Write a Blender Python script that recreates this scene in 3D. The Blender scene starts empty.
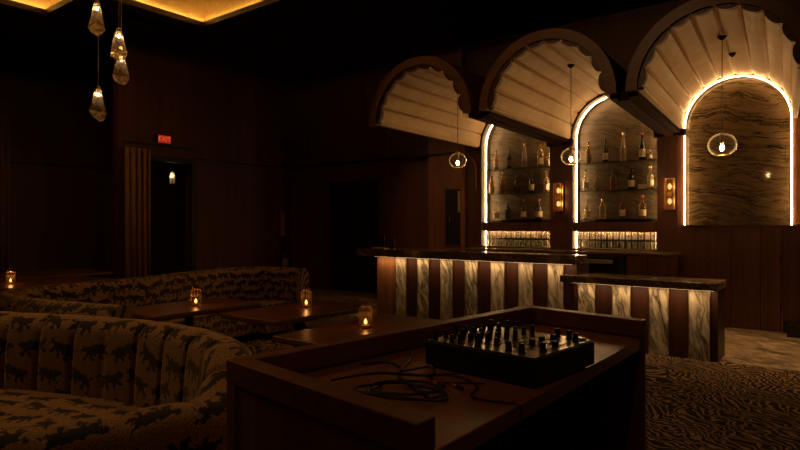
import bpy, bmesh, math, random
from mathutils import Vector, Matrix
random.seed(7)
PI = math.pi
SC = bpy.context.scene
COL = SC.collection

# ------------------------------------------------------------------ helpers
class MB:
    """collects shapes, builds one mesh object"""
    def __init__(self):
        self.v = []; self.f = []; self.uv = {}
    def add(self, vs, fs):
        b = len(self.v); self.v += [tuple(x) for x in vs]
        self.f += [tuple(b + i for i in q) for q in fs]; return b
    def box(self, x0, x1, y0, y1, z0, z1):
        self.add([(x0,y0,z0),(x1,y0,z0),(x1,y1,z0),(x0,y1,z0),(x0,y0,z1),(x1,y0,z1),(x1,y1,z1),(x0,y1,z1)],
                 [(3,2,1,0),(4,5,6,7),(0,1,5,4),(1,2,6,5),(2,3,7,6),(3,0,4,7)]); return self
    def prism(self, poly, z0, z1):
        n = len(poly)
        self.add([(x,y,z0) for x,y in poly] + [(x,y,z1) for x,y in poly],
                 [tuple(range(n-1,-1,-1)), tuple(range(n,2*n))] + [(i,(i+1)%n,n+(i+1)%n,n+i) for i in range(n)]); return self
    def prism_y(self, poly, y0, y1):            # polygon in XZ, extruded along Y
        n = len(poly)
        self.add([(x,y0,z) for x,z in poly] + [(x,y1,z) for x,z in poly],
                 [tuple(range(n)), tuple(range(2*n-1,n-1,-1))] + [(i,n+i,n+(i+1)%n,(i+1)%n) for i in range(n)]); return self
    def lathe(self, prof, c=(0,0,0), n=16, jit=None):
        """prof: list of (r,z) bottom to top; closed with caps where r==0 or ends"""
        vs = []; fs = []
        for r, z in prof:
            for k in range(n):
                a = 2*PI*k/n
                rr = max(r, 1e-5)
                vs.append((c[0]+rr*math.cos(a), c[1]+rr*math.sin(a), c[2]+z))
        for i in range(len(prof)-1):
            for k in range(n):
                fs.append((i*n+k, i*n+(k+1)%n, (i+1)*n+(k+1)%n, (i+1)*n+k))
        fs.append(tuple(range(n-1,-1,-1))); m = (len(prof)-1)*n
        fs.append(tuple(range(m, m+n)))
        self.add(vs, fs); return self
    def sphere(self, c, r, n=14, m=8, sz=1.0):
        self.lathe([(r*math.sin(PI*i/m), -r*sz*math.cos(PI*i/m)) for i in range(m+1)], c, n); return self
    def tube(self, pts, r, n=8, closed=False):
        pts = [Vector(p) for p in pts]; N = len(pts); vs = []; fs = []
        up = None
        for i, p in enumerate(pts):
            a = pts[i-1] if (i > 0 or closed) else p
            b = pts[(i+1) % N] if (i < N-1 or closed) else p
            t = (b - a).normalized()
            if up is None:
                up = Vector((0,0,1)) if abs(t.z) < .9 else Vector((1,0,0))
            s = t.cross(up)
            if s.length < 1e-6: s = t.cross(Vector((0,1,0)))
            s.normalize(); u = s.cross(t).normalized(); up = u
            for k in range(n):
                ang = 2*PI*k/n
                vs.append(p + s*math.cos(ang)*r + u*math.sin(ang)*r)
        for i in range(N if closed else N-1):
            j = (i+1) % N
            for k in range(n):
                fs.append((i*n+k, i*n+(k+1)%n, j*n+(k+1)%n, j*n+k))
        if not closed:
            fs.append(tuple(range(n-1,-1,-1))); fs.append(tuple(range((N-1)*n, N*n)))
        self.add(vs, fs); return self
    def build(self, name, mat, parent=None, smooth=None, bevel=0, local=False, seg=2):
        me = bpy.data.meshes.new(name)
        off = Vector(parent_loc(parent)) if (parent is not None and not local) else Vector((0,0,0))
        me.from_pydata([tuple(Vector(v)-off) for v in self.v], [], self.f)
        bm = bmesh.new(); bm.from_mesh(me)
        bmesh.ops.recalc_face_normals(bm, faces=bm.faces)
        bm.to_mesh(me); bm.free()
        if self.uv:
            ul = me.uv_layers.new(name='UVMap')
            for li, l in enumerate(me.loops):
                ul.data[li].uv = self.uv.get(l.vertex_index, (0,0))
        me.materials.append(mat)
        o = bpy.data.objects.new(name, me); COL.objects.link(o)
        if smooth is not None:
            for p in me.polygons: p.use_smooth = True
            try: me.set_sharp_from_angle(angle=math.radians(smooth))
            except Exception: pass
        if parent is not None: o.parent = parent
        if bevel:
            b = o.modifiers.new('bevel', 'BEVEL'); b.width = bevel; b.segments = seg; b.limit_method = 'ANGLE'; b.angle_limit = math.radians(40)
        return o

def parent_loc(p):
    l = Vector(p.location)
    while p.parent is not None:
        p = p.parent; l = l + Vector(p.location)
    return l

def tag(o, label=None, cat=None, group=None, kind=None):
    if label: o['label'] = label
    if cat: o['category'] = cat
    if group: o['group'] = group
    if kind: o['kind'] = kind
    return o
def thing(name, label, cat, loc=(0,0,0), rz=0, group=None):
    o = bpy.data.objects.new(name, None); COL.objects.link(o)
    o.empty_display_size = .1; o.location = loc; o.rotation_euler = (0,0,rz)
    return tag(o, label, cat, group)
def struct(name, mb, mat, **k):
    return tag(mb.build(name, mat, **k), kind='structure')
def copy_thing(o, loc, label, group=None, rz=None):
    kids = [c for c in COL.objects if c.parent == o]
    c = o.copy(); COL.objects.link(c); c.location = loc
    if rz is not None: c.rotation_euler = (0,0,rz)
    c['label'] = label
    if group: c['group'] = group
    for k in kids:
        d = k.copy(); COL.objects.link(d); d.parent = c
        for g in [q for q in COL.objects if q.parent == k]:
            e = g.copy(); COL.objects.link(e); e.parent = d
    return c
def spline(pts, n=8):
    P = [Vector(p) for p in pts]; out = []
    for i in range(len(P)-1):
        p0 = P[max(i-1,0)]; p1 = P[i]; p2 = P[i+1]; p3 = P[min(i+2,len(P)-1)]
        for k in range(n):
            t = k/n
            out.append(.5*((2*p1)+(-p0+p2)*t+(2*p0-5*p1+4*p2-p3)*t*t+(-p0+3*p1-3*p2+p3)*t**3))
    out.append(P[-1]); return out

# ------------------------------------------------------------------ materials
class NT:
    def __init__(self, name):
        self.m = bpy.data.materials.new(name); self.m.use_nodes = True
        self.t = self.m.node_tree; self.n = self.t.nodes; self.l = self.t.links
        self.b = self.n['Principled BSDF']; self.out = self.n['Material Output']
    def node(self, typ, **k):
        x = self.n.new(typ)
        for a, b in k.items(): setattr(x, a, b)
        return x
    def put(self, sock, v):
        if isinstance(v, bpy.types.NodeSocket): self.l.new(v, sock)
        elif v is not None: sock.default_value = v
    def math(self, op, a, b=None, c=None):
        x = self.node('ShaderNodeMath', operation=op)
        self.put(x.inputs[0], a)
        if b is not None: self.put(x.inputs[1], b)
        if c is not None: self.put(x.inputs[2], c)
        return x.outputs[0]
    def coord(self, kind='Object', scale=(1,1,1), rot=(0,0,0), loc=(0,0,0)):
        tc = self.node('ShaderNodeTexCoord'); mp = self.node('ShaderNodeMapping')
        self.l.new(tc.outputs[kind], mp.inputs['Vector'])
        mp.inputs['Scale'].default_value = scale; mp.inputs['Rotation'].default_value = rot; mp.inputs['Location'].default_value = loc
        return mp.outputs['Vector']
    def noise(self, vec, scale=5, detail=4, rough=.5, dist=0):
        x = self.node('ShaderNodeTexNoise'); self.l.new(vec, x.inputs['Vector'])
        x.inputs['Scale'].default_value = scale; x.inputs['Detail'].default_value = detail
        x.inputs['Roughness'].default_value = rough; x.inputs['Distortion'].default_value = dist
        return x
    def ramp(self, fac, stops):
        r = self.node('ShaderNodeValToRGB'); self.put(r.inputs['Fac'], fac)
        e = r.color_ramp.elements
        while len(e) < len(stops): e.new(.5)
        for i, (p, c) in enumerate(stops):
            e[i].position = p; e[i].color = (*c, 1) if len(c) == 3 else c
        return r.outputs['Color']
    def mix(self, fac, a, b, blend='MIX'):
        x = self.node('ShaderNodeMix', data_type='RGBA', blend_type=blend)
        self.put(x.inputs[0], fac)
        for s, v in ((x.inputs[6], a), (x.inputs[7], b)):
            if isinstance(v, tuple) and len(v) == 3: v = (*v, 1)
            self.put(s, v)
        return x.outputs[2]
    def bump(self, h, strength=.2, dist=.01):
        x = self.node('ShaderNodeBump'); self.l.new(h, x.inputs['Height'])
        x.inputs['Strength'].default_value = strength; x.inputs['Distance'].default_value = dist
        self.l.new(x.outputs['Normal'], self.b.inputs['Normal'])
    def base(self, c, rough=.5, metal=0):
        if isinstance(c, tuple) and len(c) == 3: c = (*c, 1)
        self.put(self.b.inputs['Base Color'], c)
        self.put(self.b.inputs['Roughness'], rough); self.b.inputs['Metallic'].default_value = metal
        return self
def wood(name, dark, light, axis='z', rough=.42, fine=26, coat=0):
    t = NT(name)
    sc = {'x': (.05,1,1), 'y': (1,.05,1), 'z': (1,1,.05)}[axis]
    v = t.coord('Object', sc)
    n1 = t.noise(v, fine, 5, .6, .4); n2 = t.noise(v, 3.2, 2, .5, .3)
    f = t.math('ADD', t.math('MULTIPLY', n1.outputs[0], .6), t.math('MULTIPLY', n2.outputs[0], .4))
    t.base(t.ramp(f, [(.36, dark), (.62, light)]), rough)
    t.bump(n1.outputs[0], .08, .004)
    if coat: t.b.inputs['Coat Weight'].default_value = coat; t.b.inputs['Coat Roughness'].default_value = .2
    return t.m
def plain(name, c, rough=.5, metal=0, var=.12):
    t = NT(name); v = t.coord('Object'); n = t.noise(v, 14, 3)
    lo = tuple(x*(1-var) for x in c); hi = tuple(min(1, x*(1+var)) for x in c)
    t.base(t.ramp(n.outputs[0], [(.3, lo), (.7, hi)]), rough, metal); return t.m
def emit(name, c, s):
    t = NT(name); t.base((.0,.0,.0), .5)
    t.b.inputs['Emission Color'].default_value = (*c,1); t.b.inputs['Emission Strength'].default_value = s
    return t.m
def marble(name, base, base2, vein, rot, stretch, sc=1.0, rough=.18, veins=.5, width=.05):
    """streaked stone: noise stretched along one direction, dark veins on its level lines"""
    t = NT(name)
    v0 = t.coord('Object', (sc,sc,sc), rot)
    warp = t.noise(v0, 1.3, 3)
    add = t.node('ShaderNodeVectorMath', operation='MULTIPLY_ADD')
    t.l.new(warp.outputs['Color'], add.inputs[0]); add.inputs[1].default_value = (.35,.35,.35); t.l.new(v0, add.inputs[2])
    mp = t.node('ShaderNodeMapping'); t.l.new(add.outputs[0], mp.inputs['Vector']); mp.inputs['Scale'].default_value = stretch
    n1 = t.noise(mp.outputs[0], 1.6, 6, .62); n2 = t.noise(mp.outputs[0], .9, 3, .5); n3 = t.noise(mp.outputs[0], 5, 5, .65)
    c = t.ramp(n3.outputs[0], [(.3, base), (.7, base2)])
    d = t.math('ABSOLUTE', t.math('SUBTRACT', n1.outputs[0], .5))
    k = t.ramp(d, [(0.0, (1,1,1)), (width, (0,0,0))])
    gate = t.ramp(n2.outputs[0], [(.5-veins*.2, (0,0,0)), (.62, (1,1,1))])
    kk = t.mix(1.0, k, gate, 'MULTIPLY')
    big = t.ramp(n2.outputs[0], [(.56, (0,0,0)), (.7, (.8,.8,.8))])
    m1 = t.mix(big, c, tuple(.45*a+.55*b for a, b in zip(vein, base)))
    t.base(t.mix(kk, m1, vein), rough)
    return t.m
def clear_glass(name, tint=(1,1,1), rough=.02, ior=1.45, body=0.0, bodycol=(.5,.3,.1), edge=1.0, pale=0.0):
    """thin glass: transparent seen straight on, mirror-like at grazing angles"""
    t = NT(name); t.n.remove(t.b)
    tr = t.node('ShaderNodeBsdfTransparent'); tr.inputs[0].default_value = (*tint,1)
    gl = t.node('ShaderNodeBsdfGlossy'); gl.inputs['Roughness'].default_value = rough
    fr = t.node('ShaderNodeFresnel'); fr.inputs['IOR'].default_value = ior
    mx = t.node('ShaderNodeMixShader'); t.l.new(t.math('MULTIPLY', fr.outputs[0], edge), mx.inputs[0])
    gs = gl.outputs[0]
    if pale:
        tl = t.node('ShaderNodeBsdfTranslucent'); tl.inputs[0].default_value = (.95,.85,.7,1)
        pm = t.node('ShaderNodeMixShader'); pm.inputs[0].default_value = pale
        t.l.new(gs, pm.inputs[1]); t.l.new(tl.outputs[0], pm.inputs[2]); gs = pm.outputs[0]
    t.l.new(tr.outputs[0], mx.inputs[1]); t.l.new(gs, mx.inputs[2])
    last = mx.outputs[0]
    if body:
        df = t.node('ShaderNodeBsdfTranslucent'); df.inputs[0].default_value = (*bodycol,1)
        d2 = t.node('ShaderNodeBsdfDiffuse'); d2.inputs[0].default_value = (*bodycol,1)
        ms = t.node('ShaderNodeMixShader'); ms.inputs[0].default_value = .5
        t.l.new(df.outputs[0], ms.inputs[1]); t.l.new(d2.outputs[0], ms.inputs[2])
        m2 = t.node('ShaderNodeMixShader'); m2.inputs[0].default_value = body
        t.l.new(last, m2.inputs[1]); t.l.new(ms.outputs[0], m2.inputs[2]); last = m2.outputs[0]
    t.l.new(last, t.out.inputs['Surface'])
    return t.m

WARM = (1.0, .60, .25); AMBER = (1.0, .42, .09); PALE = (1.0, .70, .38)
M = {}
M['wall'] = wood('wall_wood', (.065,.017,.007), (.12,.034,.014), 'z', .6, 10)
M['bar_wood'] = wood('bar_wood', (.022,.006,.003), (.052,.016,.007), 'z', .42, 22)
M['back_wood'] = wood('back_bar_wood', (.060,.020,.008), (.125,.044,.017), 'z', .42, 18)
M['booth_wood'] = wood('booth_wood', (.11,.033,.014), (.20,.066,.028), 'y', .45, 20)
M['booth_panel'] = wood('booth_panel_wood', (.13,.036,.016), (.20,.062,.026), 'z', .55, 14)
M['counter_wood'] = wood('counter_wood', (.17,.052,.021), (.28,.098,.040), 'y', .30, 22)
M['table_wood'] = wood('table_wood', (.07,.023,.009), (.13,.045,.017), 'y', .30, 20)
M['arch_wood'] = wood('arch_wood', (.10,.038,.016), (.17,.065,.026), 'x', .5, 16)
M['scallop'] = wood('scallop_wood', (.055,.020,.009), (.10,.038,.016), 'x', .5, 16)
M['ceiling'] = plain('ceiling_paint', (.018,.013,.011), .8)
M['dark'] = plain('dark_door_paint', (.006,.004,.004), .5)
M['lip'] = wood('coffer_moulding', (.030,.012,.006), (.060,.025,.011), 'x', .5, 14)
M['coffer'] = plain('coffer_plaster', (.50,.33,.12), .8)
M['lining'] = plain('niche_lining', (.07,.046,.024), .7)
M['beam'] = wood('beam_wood', (.018,.006,.003), (.035,.012,.006), 'y', .9, 18)
M['beam'].node_tree.nodes['Principled BSDF'].inputs['Specular IOR Level'].default_value = .1
M['lit_wood'] = wood('lit_tone_wood', (.15,.055,.02), (.26,.10,.038), 'z', .45, 16)  # lighter copy of the wall wood, lit look put into the colour
M['shelf_glass'] = clear_glass('shelf_glass', (.75,.85,.80), .05, 1.5)
M['glass'] = clear_glass('pendant_glass', (.97,.95,.92), .02, 1.16, edge=1.1, pale=.28)
M['tumbler'] = clear_glass('tumbler_glass', (.92,.90,.86), .08, 1.30, .17, (.95,.80,.58), 1.3, .5)
M['crystal'] = clear_glass('crystal_glass', (.78,.70,.58), .08, 1.7, .16, (.95,.75,.48), 1.2, .3)
M['candle_glass'] = clear_glass('candle_glass', (.82,.66,.48), .10, 1.3, .03, (.6,.3,.1), 1.0)
M['bulb'] = emit('bulb_glow', PALE, 45)
M['sconce_bulb'] = emit('sconce_glow', (1,.50,.14), 1.3)
M['crystal_low'] = emit('crystal_low_glow', (1,.62,.30), 2.5)
M['bulb_soft'] = emit('globe_bulb_glow', (1,.56,.22), 200)
M['led'] = emit('led_tube', (1,.60,.26), 60)
M['led_low'] = emit('led_under_slab', (1,.56,.22), 4)
M['rack_led'] = emit('rack_led', (1,.64,.32), 60)
M['cove'] = emit('cove_led', (1,.58,.15), 42)
M['flame'] = emit('flame', (1,.48,.13), 6)
M['wax'] = plain('wax', (.22,.13,.06), .6)
M['brass'] = plain('brass', (.55,.34,.14), .3, 1.0)
M['black_metal'] = plain('black_metal', (.012,.010,.009), .35, .6)
M['black_plastic'] = plain('black_plastic', (.012,.011,.011), .4)
M['black_rubber'] = plain('black_rubber', (.008,.008,.008), .5)
M['steel'] = plain('steel', (.42,.38,.33), .38, .9)
M['panel_top'] = plain('mixer_face', (.26,.22,.17), .28, .7)
M['orange_cap'] = plain('orange_cap', (.45,.12,.03), .4)
M['gold'] = plain('gold_plug', (.75,.5,.2), .25, 1.0)
M['marble_niche'] = marble('niche_marble', (.060,.038,.018), (.105,.067,.032), (.004,.003,.002), (0, math.radians(-10), 0), (.8,1,6.5), 1.1, .48, 1.8, .05)
M['marble_polished'] = marble('polished_marble', (.060,.038,.018), (.105,.067,.032), (.004,.003,.002), (0, math.radians(-10), 0), (.8,1,6.5), 1.1, .06, 1.8, .05)
M['marble_panel'] = marble('panel_marble', (.34,.265,.165), (.60,.49,.33), (.010,.007,.004), (0, math.radians(16), 0), (5,1,.9), 1.35, .28, 2.6, .085)
M['slab'] = marble('slab_marble', (.075,.048,.027), (.16,.105,.058), (.42,.30,.18), (0, math.radians(-30), 0), (1,1,4), 1.2, .12, .6, .04)
M['tile'] = marble('tile_marble', (.42,.31,.18), (.60,.47,.30), (.07,.04,.02), (0,0,math.radians(35)), (1,2,1), 2.0, .35, 2.4, .13)

M['marble_polished'].node_tree.nodes['Principled BSDF'].inputs['Specular IOR Level'].default_value = .10
def plaster():
    t = NT('shell_plaster'); v = t.coord('Object'); n = t.noise(v, 2.2, 6, .65); w = t.noise(v, 9, 6, .7, 1.2)
    cr = t.math('ABSOLUTE', t.math('SUBTRACT', w.outputs[0], .5))
    c = t.ramp(n.outputs[0], [(.3, (.46,.305,.14)), (.7, (.62,.43,.215))])
    c = t.mix(t.ramp(cr, [(0,(.35,.35,.35)),(.02,(0,0,0))]), c, (.33,.22,.11))
    t.base(c, .62); t.bump(n.outputs[0], .15, .02); return t.m
M['plaster'] = plaster()

def crystal_mat():
    t = NT('crystal_refracting'); t.n.remove(t.b)
    g = t.node('ShaderNodeBsdfGlass'); g.inputs['Color'].default_value = (.95,.86,.72,1); g.inputs['Roughness'].default_value = .03; g.inputs['IOR'].default_value = 1.5
    tl = t.node('ShaderNodeBsdfTranslucent'); tl.inputs[0].default_value = (.95,.75,.5,1)
    tr = t.node('ShaderNodeBsdfTransparent'); tr.inputs[0].default_value = (.85,.75,.6,1)
    a = t.node('ShaderNodeMixShader'); a.inputs[0].default_value = .24; t.l.new(g.outputs[0], a.inputs[1]); t.l.new(tl.outputs[0], a.inputs[2])
    b = t.node('ShaderNodeMixShader'); b.inputs[0].default_value = .25; t.l.new(a.outputs[0], b.inputs[1]); t.l.new(tr.outputs[0], b.inputs[2])
    t.l.new(b.outputs[0], t.out.inputs['Surface']); return t.m
M['crystal_cut'] = crystal_mat()
def carpet():
    t = NT('zebra_carpet'); v = t.coord('Object')
    w = t.noise(v, 1.1, 2, .5)
    a = t.node('ShaderNodeVectorMath', operation='MULTIPLY_ADD')
    t.l.new(w.outputs['Color'], a.inputs[0]); a.inputs[1].default_value = (1.0,1.0,0); t.l.new(v, a.inputs[2])
    wv = t.node('ShaderNodeTexWave', wave_type='BANDS', bands_direction='DIAGONAL', wave_profile='SIN')
    t.l.new(a.outputs[0], wv.inputs['Vector'])
    wv.inputs['Scale'].default_value = 8.2; wv.inputs['Distortion'].default_value = 8.0
    wv.inputs['Detail'].default_value = 1.0; wv.inputs['Detail Scale'].default_value = 1.5; wv.inputs['Detail Roughness'].default_value = .45
    pile = t.noise(v, 240, 2)
    c = t.ramp(wv.outputs['Fac'], [(.62, (.010,.005,.003)), (.80, (.34,.205,.088))])
    t.base(t.mix(t.math('MULTIPLY', pile.outputs[0], .5), c, (.02,.012,.006)), .95)
    t.b.inputs['Specular IOR Level'].default_value = .15
    t.bump(pile.outputs[0], .5, .004); return t.m
M['carpet'] = carpet()

def velvet(name='cat_velvet', CU=.255, CV=.160, K=1.15, KR=1.3, lo=(.07,.031,.011), hi=(.46,.23,.078), warp=.062):
    """tan velvet woven with dark running cats, laid out in half-drop rows over the upholstery's own UVs (metres)"""
    t = NT(name); tc = t.node('ShaderNodeTexCoord'); sp = t.node('ShaderNodeSeparateXYZ')
    nz = t.noise(tc.outputs['UV'], 42, 3)
    ad = t.node('ShaderNodeVectorMath', operation='MULTIPLY_ADD')
    t.l.new(nz.outputs['Color'], ad.inputs[0]); ad.inputs[1].default_value = (warp,warp,0); t.l.new(tc.outputs['UV'], ad.inputs[2])
    t.l.new(ad.outputs[0], sp.inputs[0])
    u, v = sp.outputs[0], sp.outputs[1]
    vr = t.math('DIVIDE', v, CV); row = t.math('FLOOR', vr)
    ur = t.math('ADD', t.math('DIVIDE', u, CU), t.math('MULTIPLY', row, .44)); col = t.math('FLOOR', ur)
    x = t.math('MULTIPLY', t.math('SUBTRACT', t.math('SUBTRACT', ur, col), .5), CU)
    y = t.math('MULTIPLY', t.math('SUBTRACT', t.math('SUBTRACT', vr, row), .5), -CV)
    cb = t.node('ShaderNodeCombineXYZ'); t.l.new(col, cb.inputs[0]); t.l.new(row, cb.inputs[1])
    wn = t.node('ShaderNodeTexWhiteNoise'); t.l.new(cb.outputs[0], wn.inputs['Vector'])
    sg = t.math('SUBTRACT', t.math('MULTIPLY', t.math('GREATER_THAN', wn.outputs['Value'], .4), 2), 1)
    x = t.math('MULTIPLY', x, sg)
    sc_ = t.node('ShaderNodeSeparateColor'); t.l.new(wn.outputs['Color'], sc_.inputs[0])
    x = t.math('ADD', x, t.math('MULTIPLY', t.math('SUBTRACT', sc_.outputs[0], .5), .05))
    y = t.math('ADD', y, t.math('MULTIPLY', t.math('SUBTRACT', sc_.outputs[1], .5), .04))
    ang = t.math('MULTIPLY', t.math('SUBTRACT', sc_.outputs[2], .4), .9)
    ca, sa = t.math('COSINE', ang), t.math('SINE', ang)
    x, y = (t.math('SUBTRACT', t.math('MULTIPLY', x, ca), t.math('MULTIPLY', y, sa)), t.math('ADD', t.math('MULTIPLY', x, sa), t.math('MULTIPLY', y, ca)))
    caps = [(-.050,.006,.040,.010,.021), (.045,.015,.075,.026,.014), (.038,.005,.072,-.026,.009), (.028,0,.020,-.042,.009),
            (-.050,.002,-.080,-.024,.010), (-.042,0,-.034,-.042,.009), (-.055,.014,-.095,.032,.006)]
    best = None
    for ax, ay, bx, by, r in caps:
        ax, ay, bx, by, r = ax*K, ay*K, bx*K, by*K, r*KR
        dx, dy = bx-ax, by-ay; L = dx*dx+dy*dy
        px = t.math('SUBTRACT', x, ax); py = t.math('SUBTRACT', y, ay)
        h = t.math('DIVIDE', t.math('ADD', t.math('MULTIPLY', px, dx), t.math('MULTIPLY', py, dy)), L)
        h = t.math('MINIMUM', t.math('MAXIMUM', h, 0), 1)
        qx = t.math('SUBTRACT', px, t.math('MULTIPLY', h, dx)); qy = t.math('SUBTRACT', py, t.math('MULTIPLY', h, dy))
        d = t.math('SQRT', t.math('ADD', t.math('MULTIPLY', qx, qx), t.math('MULTIPLY', qy, qy)))
        d = t.math('SUBTRACT', d, r)
        best = d if best is None else t.math('MINIMUM', best, d)
    fac = t.math('LESS_THAN', best, 0)
    sp2 = t.noise(tc.outputs['UV'], 130, 3, .7)
    tan = t.ramp(sp2.outputs[0], [(.33, lo), (.70, hi)])
    t.base(t.mix(fac, tan, (.012,.007,.004)), .85)
    t.b.inputs['Sheen Weight'].default_value = .25; t.b.inputs['Sheen Tint'].default_value = (1,.65,.3,1)
    t.b.inputs['Specular IOR Level'].default_value = .2
    t.bump(sp2.outputs[0], .25, .004); return t.m
M['velvet'] = velvet()
M['velvet_far'] = velvet('blotched_velvet', .20, .115, 1.2, 1.3, (.07,.033,.013), (.36,.19,.07), .085)
M['curtain'] = plain('curtain_cloth', (.27,.14,.058), .9)

# ------------------------------------------------------------------ camera
cd = bpy.data.cameras.new('camera'); cam = bpy.data.objects.new('camera', cd); COL.objects.link(cam)
cam.location = (0,0,1.48); cam.rotation_euler = (math.radians(90), 0, math.radians(37.5))
cd.sensor_width = 36; cd.lens = 590/800*36; cd.clip_start = .02; cd.clip_end = 60
SC.camera = cam

# ------------------------------------------------------------------ room shell
YW, YF, ZS = 9.68, 6.54, 2.945          # niche wall plane, canopy front plane, springing height
ZC = 4.9
NICHES = [(-5.507,-4.159,1.09), (-3.755,-2.407,1.09), (-2.020,-.650,1.48)]
NSEG = 40
def arch_pts(xl, xr, zs, n=NSEG, grow=0.0):
    c = (xl+xr)/2; r = (xr-xl)/2 + grow
    return [(c - r*math.cos(PI*i/n), zs + r*math.sin(PI*i/n)) for i in range(n+1)]

fl = MB().box(-14.8, 1.2, -1.0, 7.19, -.1, 0); struct('floor', fl, M['carpet'])
struct('floor_tile', MB().box(-14.8, 1.2, 7.19, 10.3, -.1, .002), M['tile'])

# back wall with the three arched openings and the doorway
wb = MB(); XL0, XR0 = -10.8, 1.2
DX0, DX1, DZ = -9.43, -8.02, 2.47
def quad(a, b, c, d, y=YW): wb.add([(p[0],y,p[1]) for p in (a,b,c,d)], [(0,1,2,3)])
def rect(x0,x1,z0,z1): quad((x0,z0),(x1,z0),(x1,z1),(x0,z1))
rect(XL0,DX0,0,ZC); rect(DX0,DX1,DZ,ZC); rect(DX1,-5.86,0,ZC)
wleft = wb; wb = MB()
rect(-5.86,NICHES[0][0],0,ZC)
for i,(xl,xr,zb) in enumerate(NICHES):
    rect(xl,xr,0,zb)
    ap = arch_pts(xl,xr,ZS)
    for a,b in zip(ap[:-1],ap[1:]): quad((a[0],a[1]),(b[0],b[1]),(b[0],ZC),(a[0],ZC))
    nx = NICHES[i+1][0] if i < 2 else XR0
    rect(xr,nx,0,ZC)
for x0,x1 in ((NICHES[0][1]+.05,NICHES[1][0]-.05),(NICHES[1][1]+.05,NICHES[2][0]-.05),(NICHES[2][1]+.05,XR0)):
    wb.box(x0,x1,YW+.002,YW+.25,0,ZC)
struct('wall_bar', wb, M['back_wood']); wb = wleft
# doorway reveal
for x in (DX0,DX1): wb.add([(x,YW,0),(x,YW+.25,0),(x,YW+.25,DZ),(x,YW,DZ)], [(0,1,2,3)])
wb.add([(DX0,YW,DZ),(DX1,YW,DZ),(DX1,YW+.25,DZ),(DX0,YW+.25,DZ)], [(0,1,2,3)])
# thickness behind the face
for x0,x1 in ((XL0,DX0),(DX1,NICHES[0][0]-.05)):
    wb.box(x0,x1,YW+.002,YW+.25,0,ZC)
struct('wall_back', wb, M['wall'])
d1 = struct('door_1', MB().box(DX0+.01,-8.73,YW+.12,YW+.17,0,DZ-.01).box(-8.72,DX1-.01,YW+.12,YW+.17,0,DZ-.01), M['dark'])
MB().box(-9.38,-9.31,YW+.10,YW+.12,2.24,2.36).build('door_closer', M['black_metal'], d1)
# projecting wood face left of the first niche, and the wall above the dado line
struct('wall_back_projection', MB().box(-6.63,-5.86,YW-.12,YW,0,ZC), M['lit_wood'])
arcp = [(-5.60+.0*k, YW-.05, 2.15+.1*k) for k in range(4)] + [(-5.60-.55*(1-math.cos(a)), YW-.05, 2.5+.42*math.sin(a)) for a in [PI/2*k/10 for k in range(11)]]
struct('arch_highlight', MB().tube(arcp, .018, 6), M['arch_wood'])  # highlight along the arch edge, put in as a thin tube
struct('trim_2', MB().box(XL0,-5.86,YW-.145,YW-.118,2.83,2.87).box(XL0,-6.63,YW-.12,YW,2.83,2.87), M['dark'])
struct('wall_left', MB().box(-11.0,-10.8,5.5,6.12,0,ZC).box(-11.0,-10.8,7.0,9.93,0,ZC).box(-11.0,-10.8,6.12,7.0,2.74,ZC), M['wall'])
struct('trim_3', MB().box(-10.8,-10.775,5.6,6.06,3.02,3.06).box(-10.8,-10.775,6.0,7.1,3.02,3.05).box(-10.8,-10.775,7.1,9.66,2.83,2.87), M['dark'])
struct('trim_4', MB().box(-10.8,-10.76,6.02,6.12,0,2.84).box(-10.8,-10.76,7.0,7.1,0,2.84).box(-10.8,-10.76,6.12,7.0,2.74,2.84), M['dark'])
struct('wall_far', MB().box(-14.8,-14.6,-1,9.93,0,ZC), M['wall'])
struct('trim_5', MB().box(-14.6,-14.57,-1,9.7,2.83,2.88), M['dark'])
struct('wall_next_room', MB().box(-14.6,-11.0,9.68,9.93,0,ZC), M['wall'])

# ceiling with the stepped coffer
CP = [(-10.4,1.0),(-4.5,1.0),(-4.5,6.05),(-8.9,6.05),(-8.9,4.16),(-10.4,4.16)]
ce = MB()
for x0,x1,y0,y1 in ((-14.8,1.2,6.05,9.93),(-14.8,1.2,-1,1.0),(-14.8,-10.4,1.0,6.05),(-4.5,1.2,1.0,6.05),(-10.4,-8.9,4.16,6.05)):
    ce.box(x0,x1,y0,y1,ZC,ZC+.06)
struct('ceiling', ce, M['ceiling'])
def offset_poly(poly, d):               # inward for counter-clockwise
    out = []; n = len(poly)
    for i in range(n):
        p0, p1, p2 = Vector(poly[i-1]), Vector(poly[i]), Vector(poly[(i+1)%n])
        e1 = (p1-p0).normalized(); e2 = (p2-p1).normalized()
        n1 = Vector((-e1.y,e1.x)); n2 = Vector((-e2.y,e2.x))
        out.append(tuple(p1 + (n1+n2)*(d/(1+n1.dot(n2)))))
    return out
def band(mb, d0, d1, z0, z1):
    a = offset_poly(CP, d0); b = offset_poly(CP, d1); n = len(CP)
    for i in range(n):
        j = (i+1)%n
        vs = [(*a[i],z0),(*a[j],z0),(*b[j],z0),(*b[i],z0),(*a[i],z1),(*a[j],z1),(*b[j],z1),(*b[i],z1)]
        mb.add(vs, [(3,2,1,0),(4,5,6,7),(0,1,5,4),(1,2,6,5),(2,3,7,6),(3,0,4,7)])
lip = MB(); band(lip, -.22, -.15, ZC-.02, ZC); band(lip, -.12, -.05, ZC-.05, ZC); band(lip, -.02, .09, ZC-.03, ZC+.02); band(lip, .092,.115, ZC-.045, ZC+.045)
struct('ceiling_moulding', lip, M['lip'])
cf = MB(); n = len(CP)
for i in range(n):
    a, b = CP[i], CP[(i+1)%n]; cf.add([(*a,ZC),(*b,ZC),(*b,ZC+.95),(*a,ZC+.95)], [(0,1,2,3)])
cf.add([(x,y,ZC+.95) for x,y in CP], [tuple(range(n))])
struct('ceiling_coffer', cf, M['coffer'])
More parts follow.
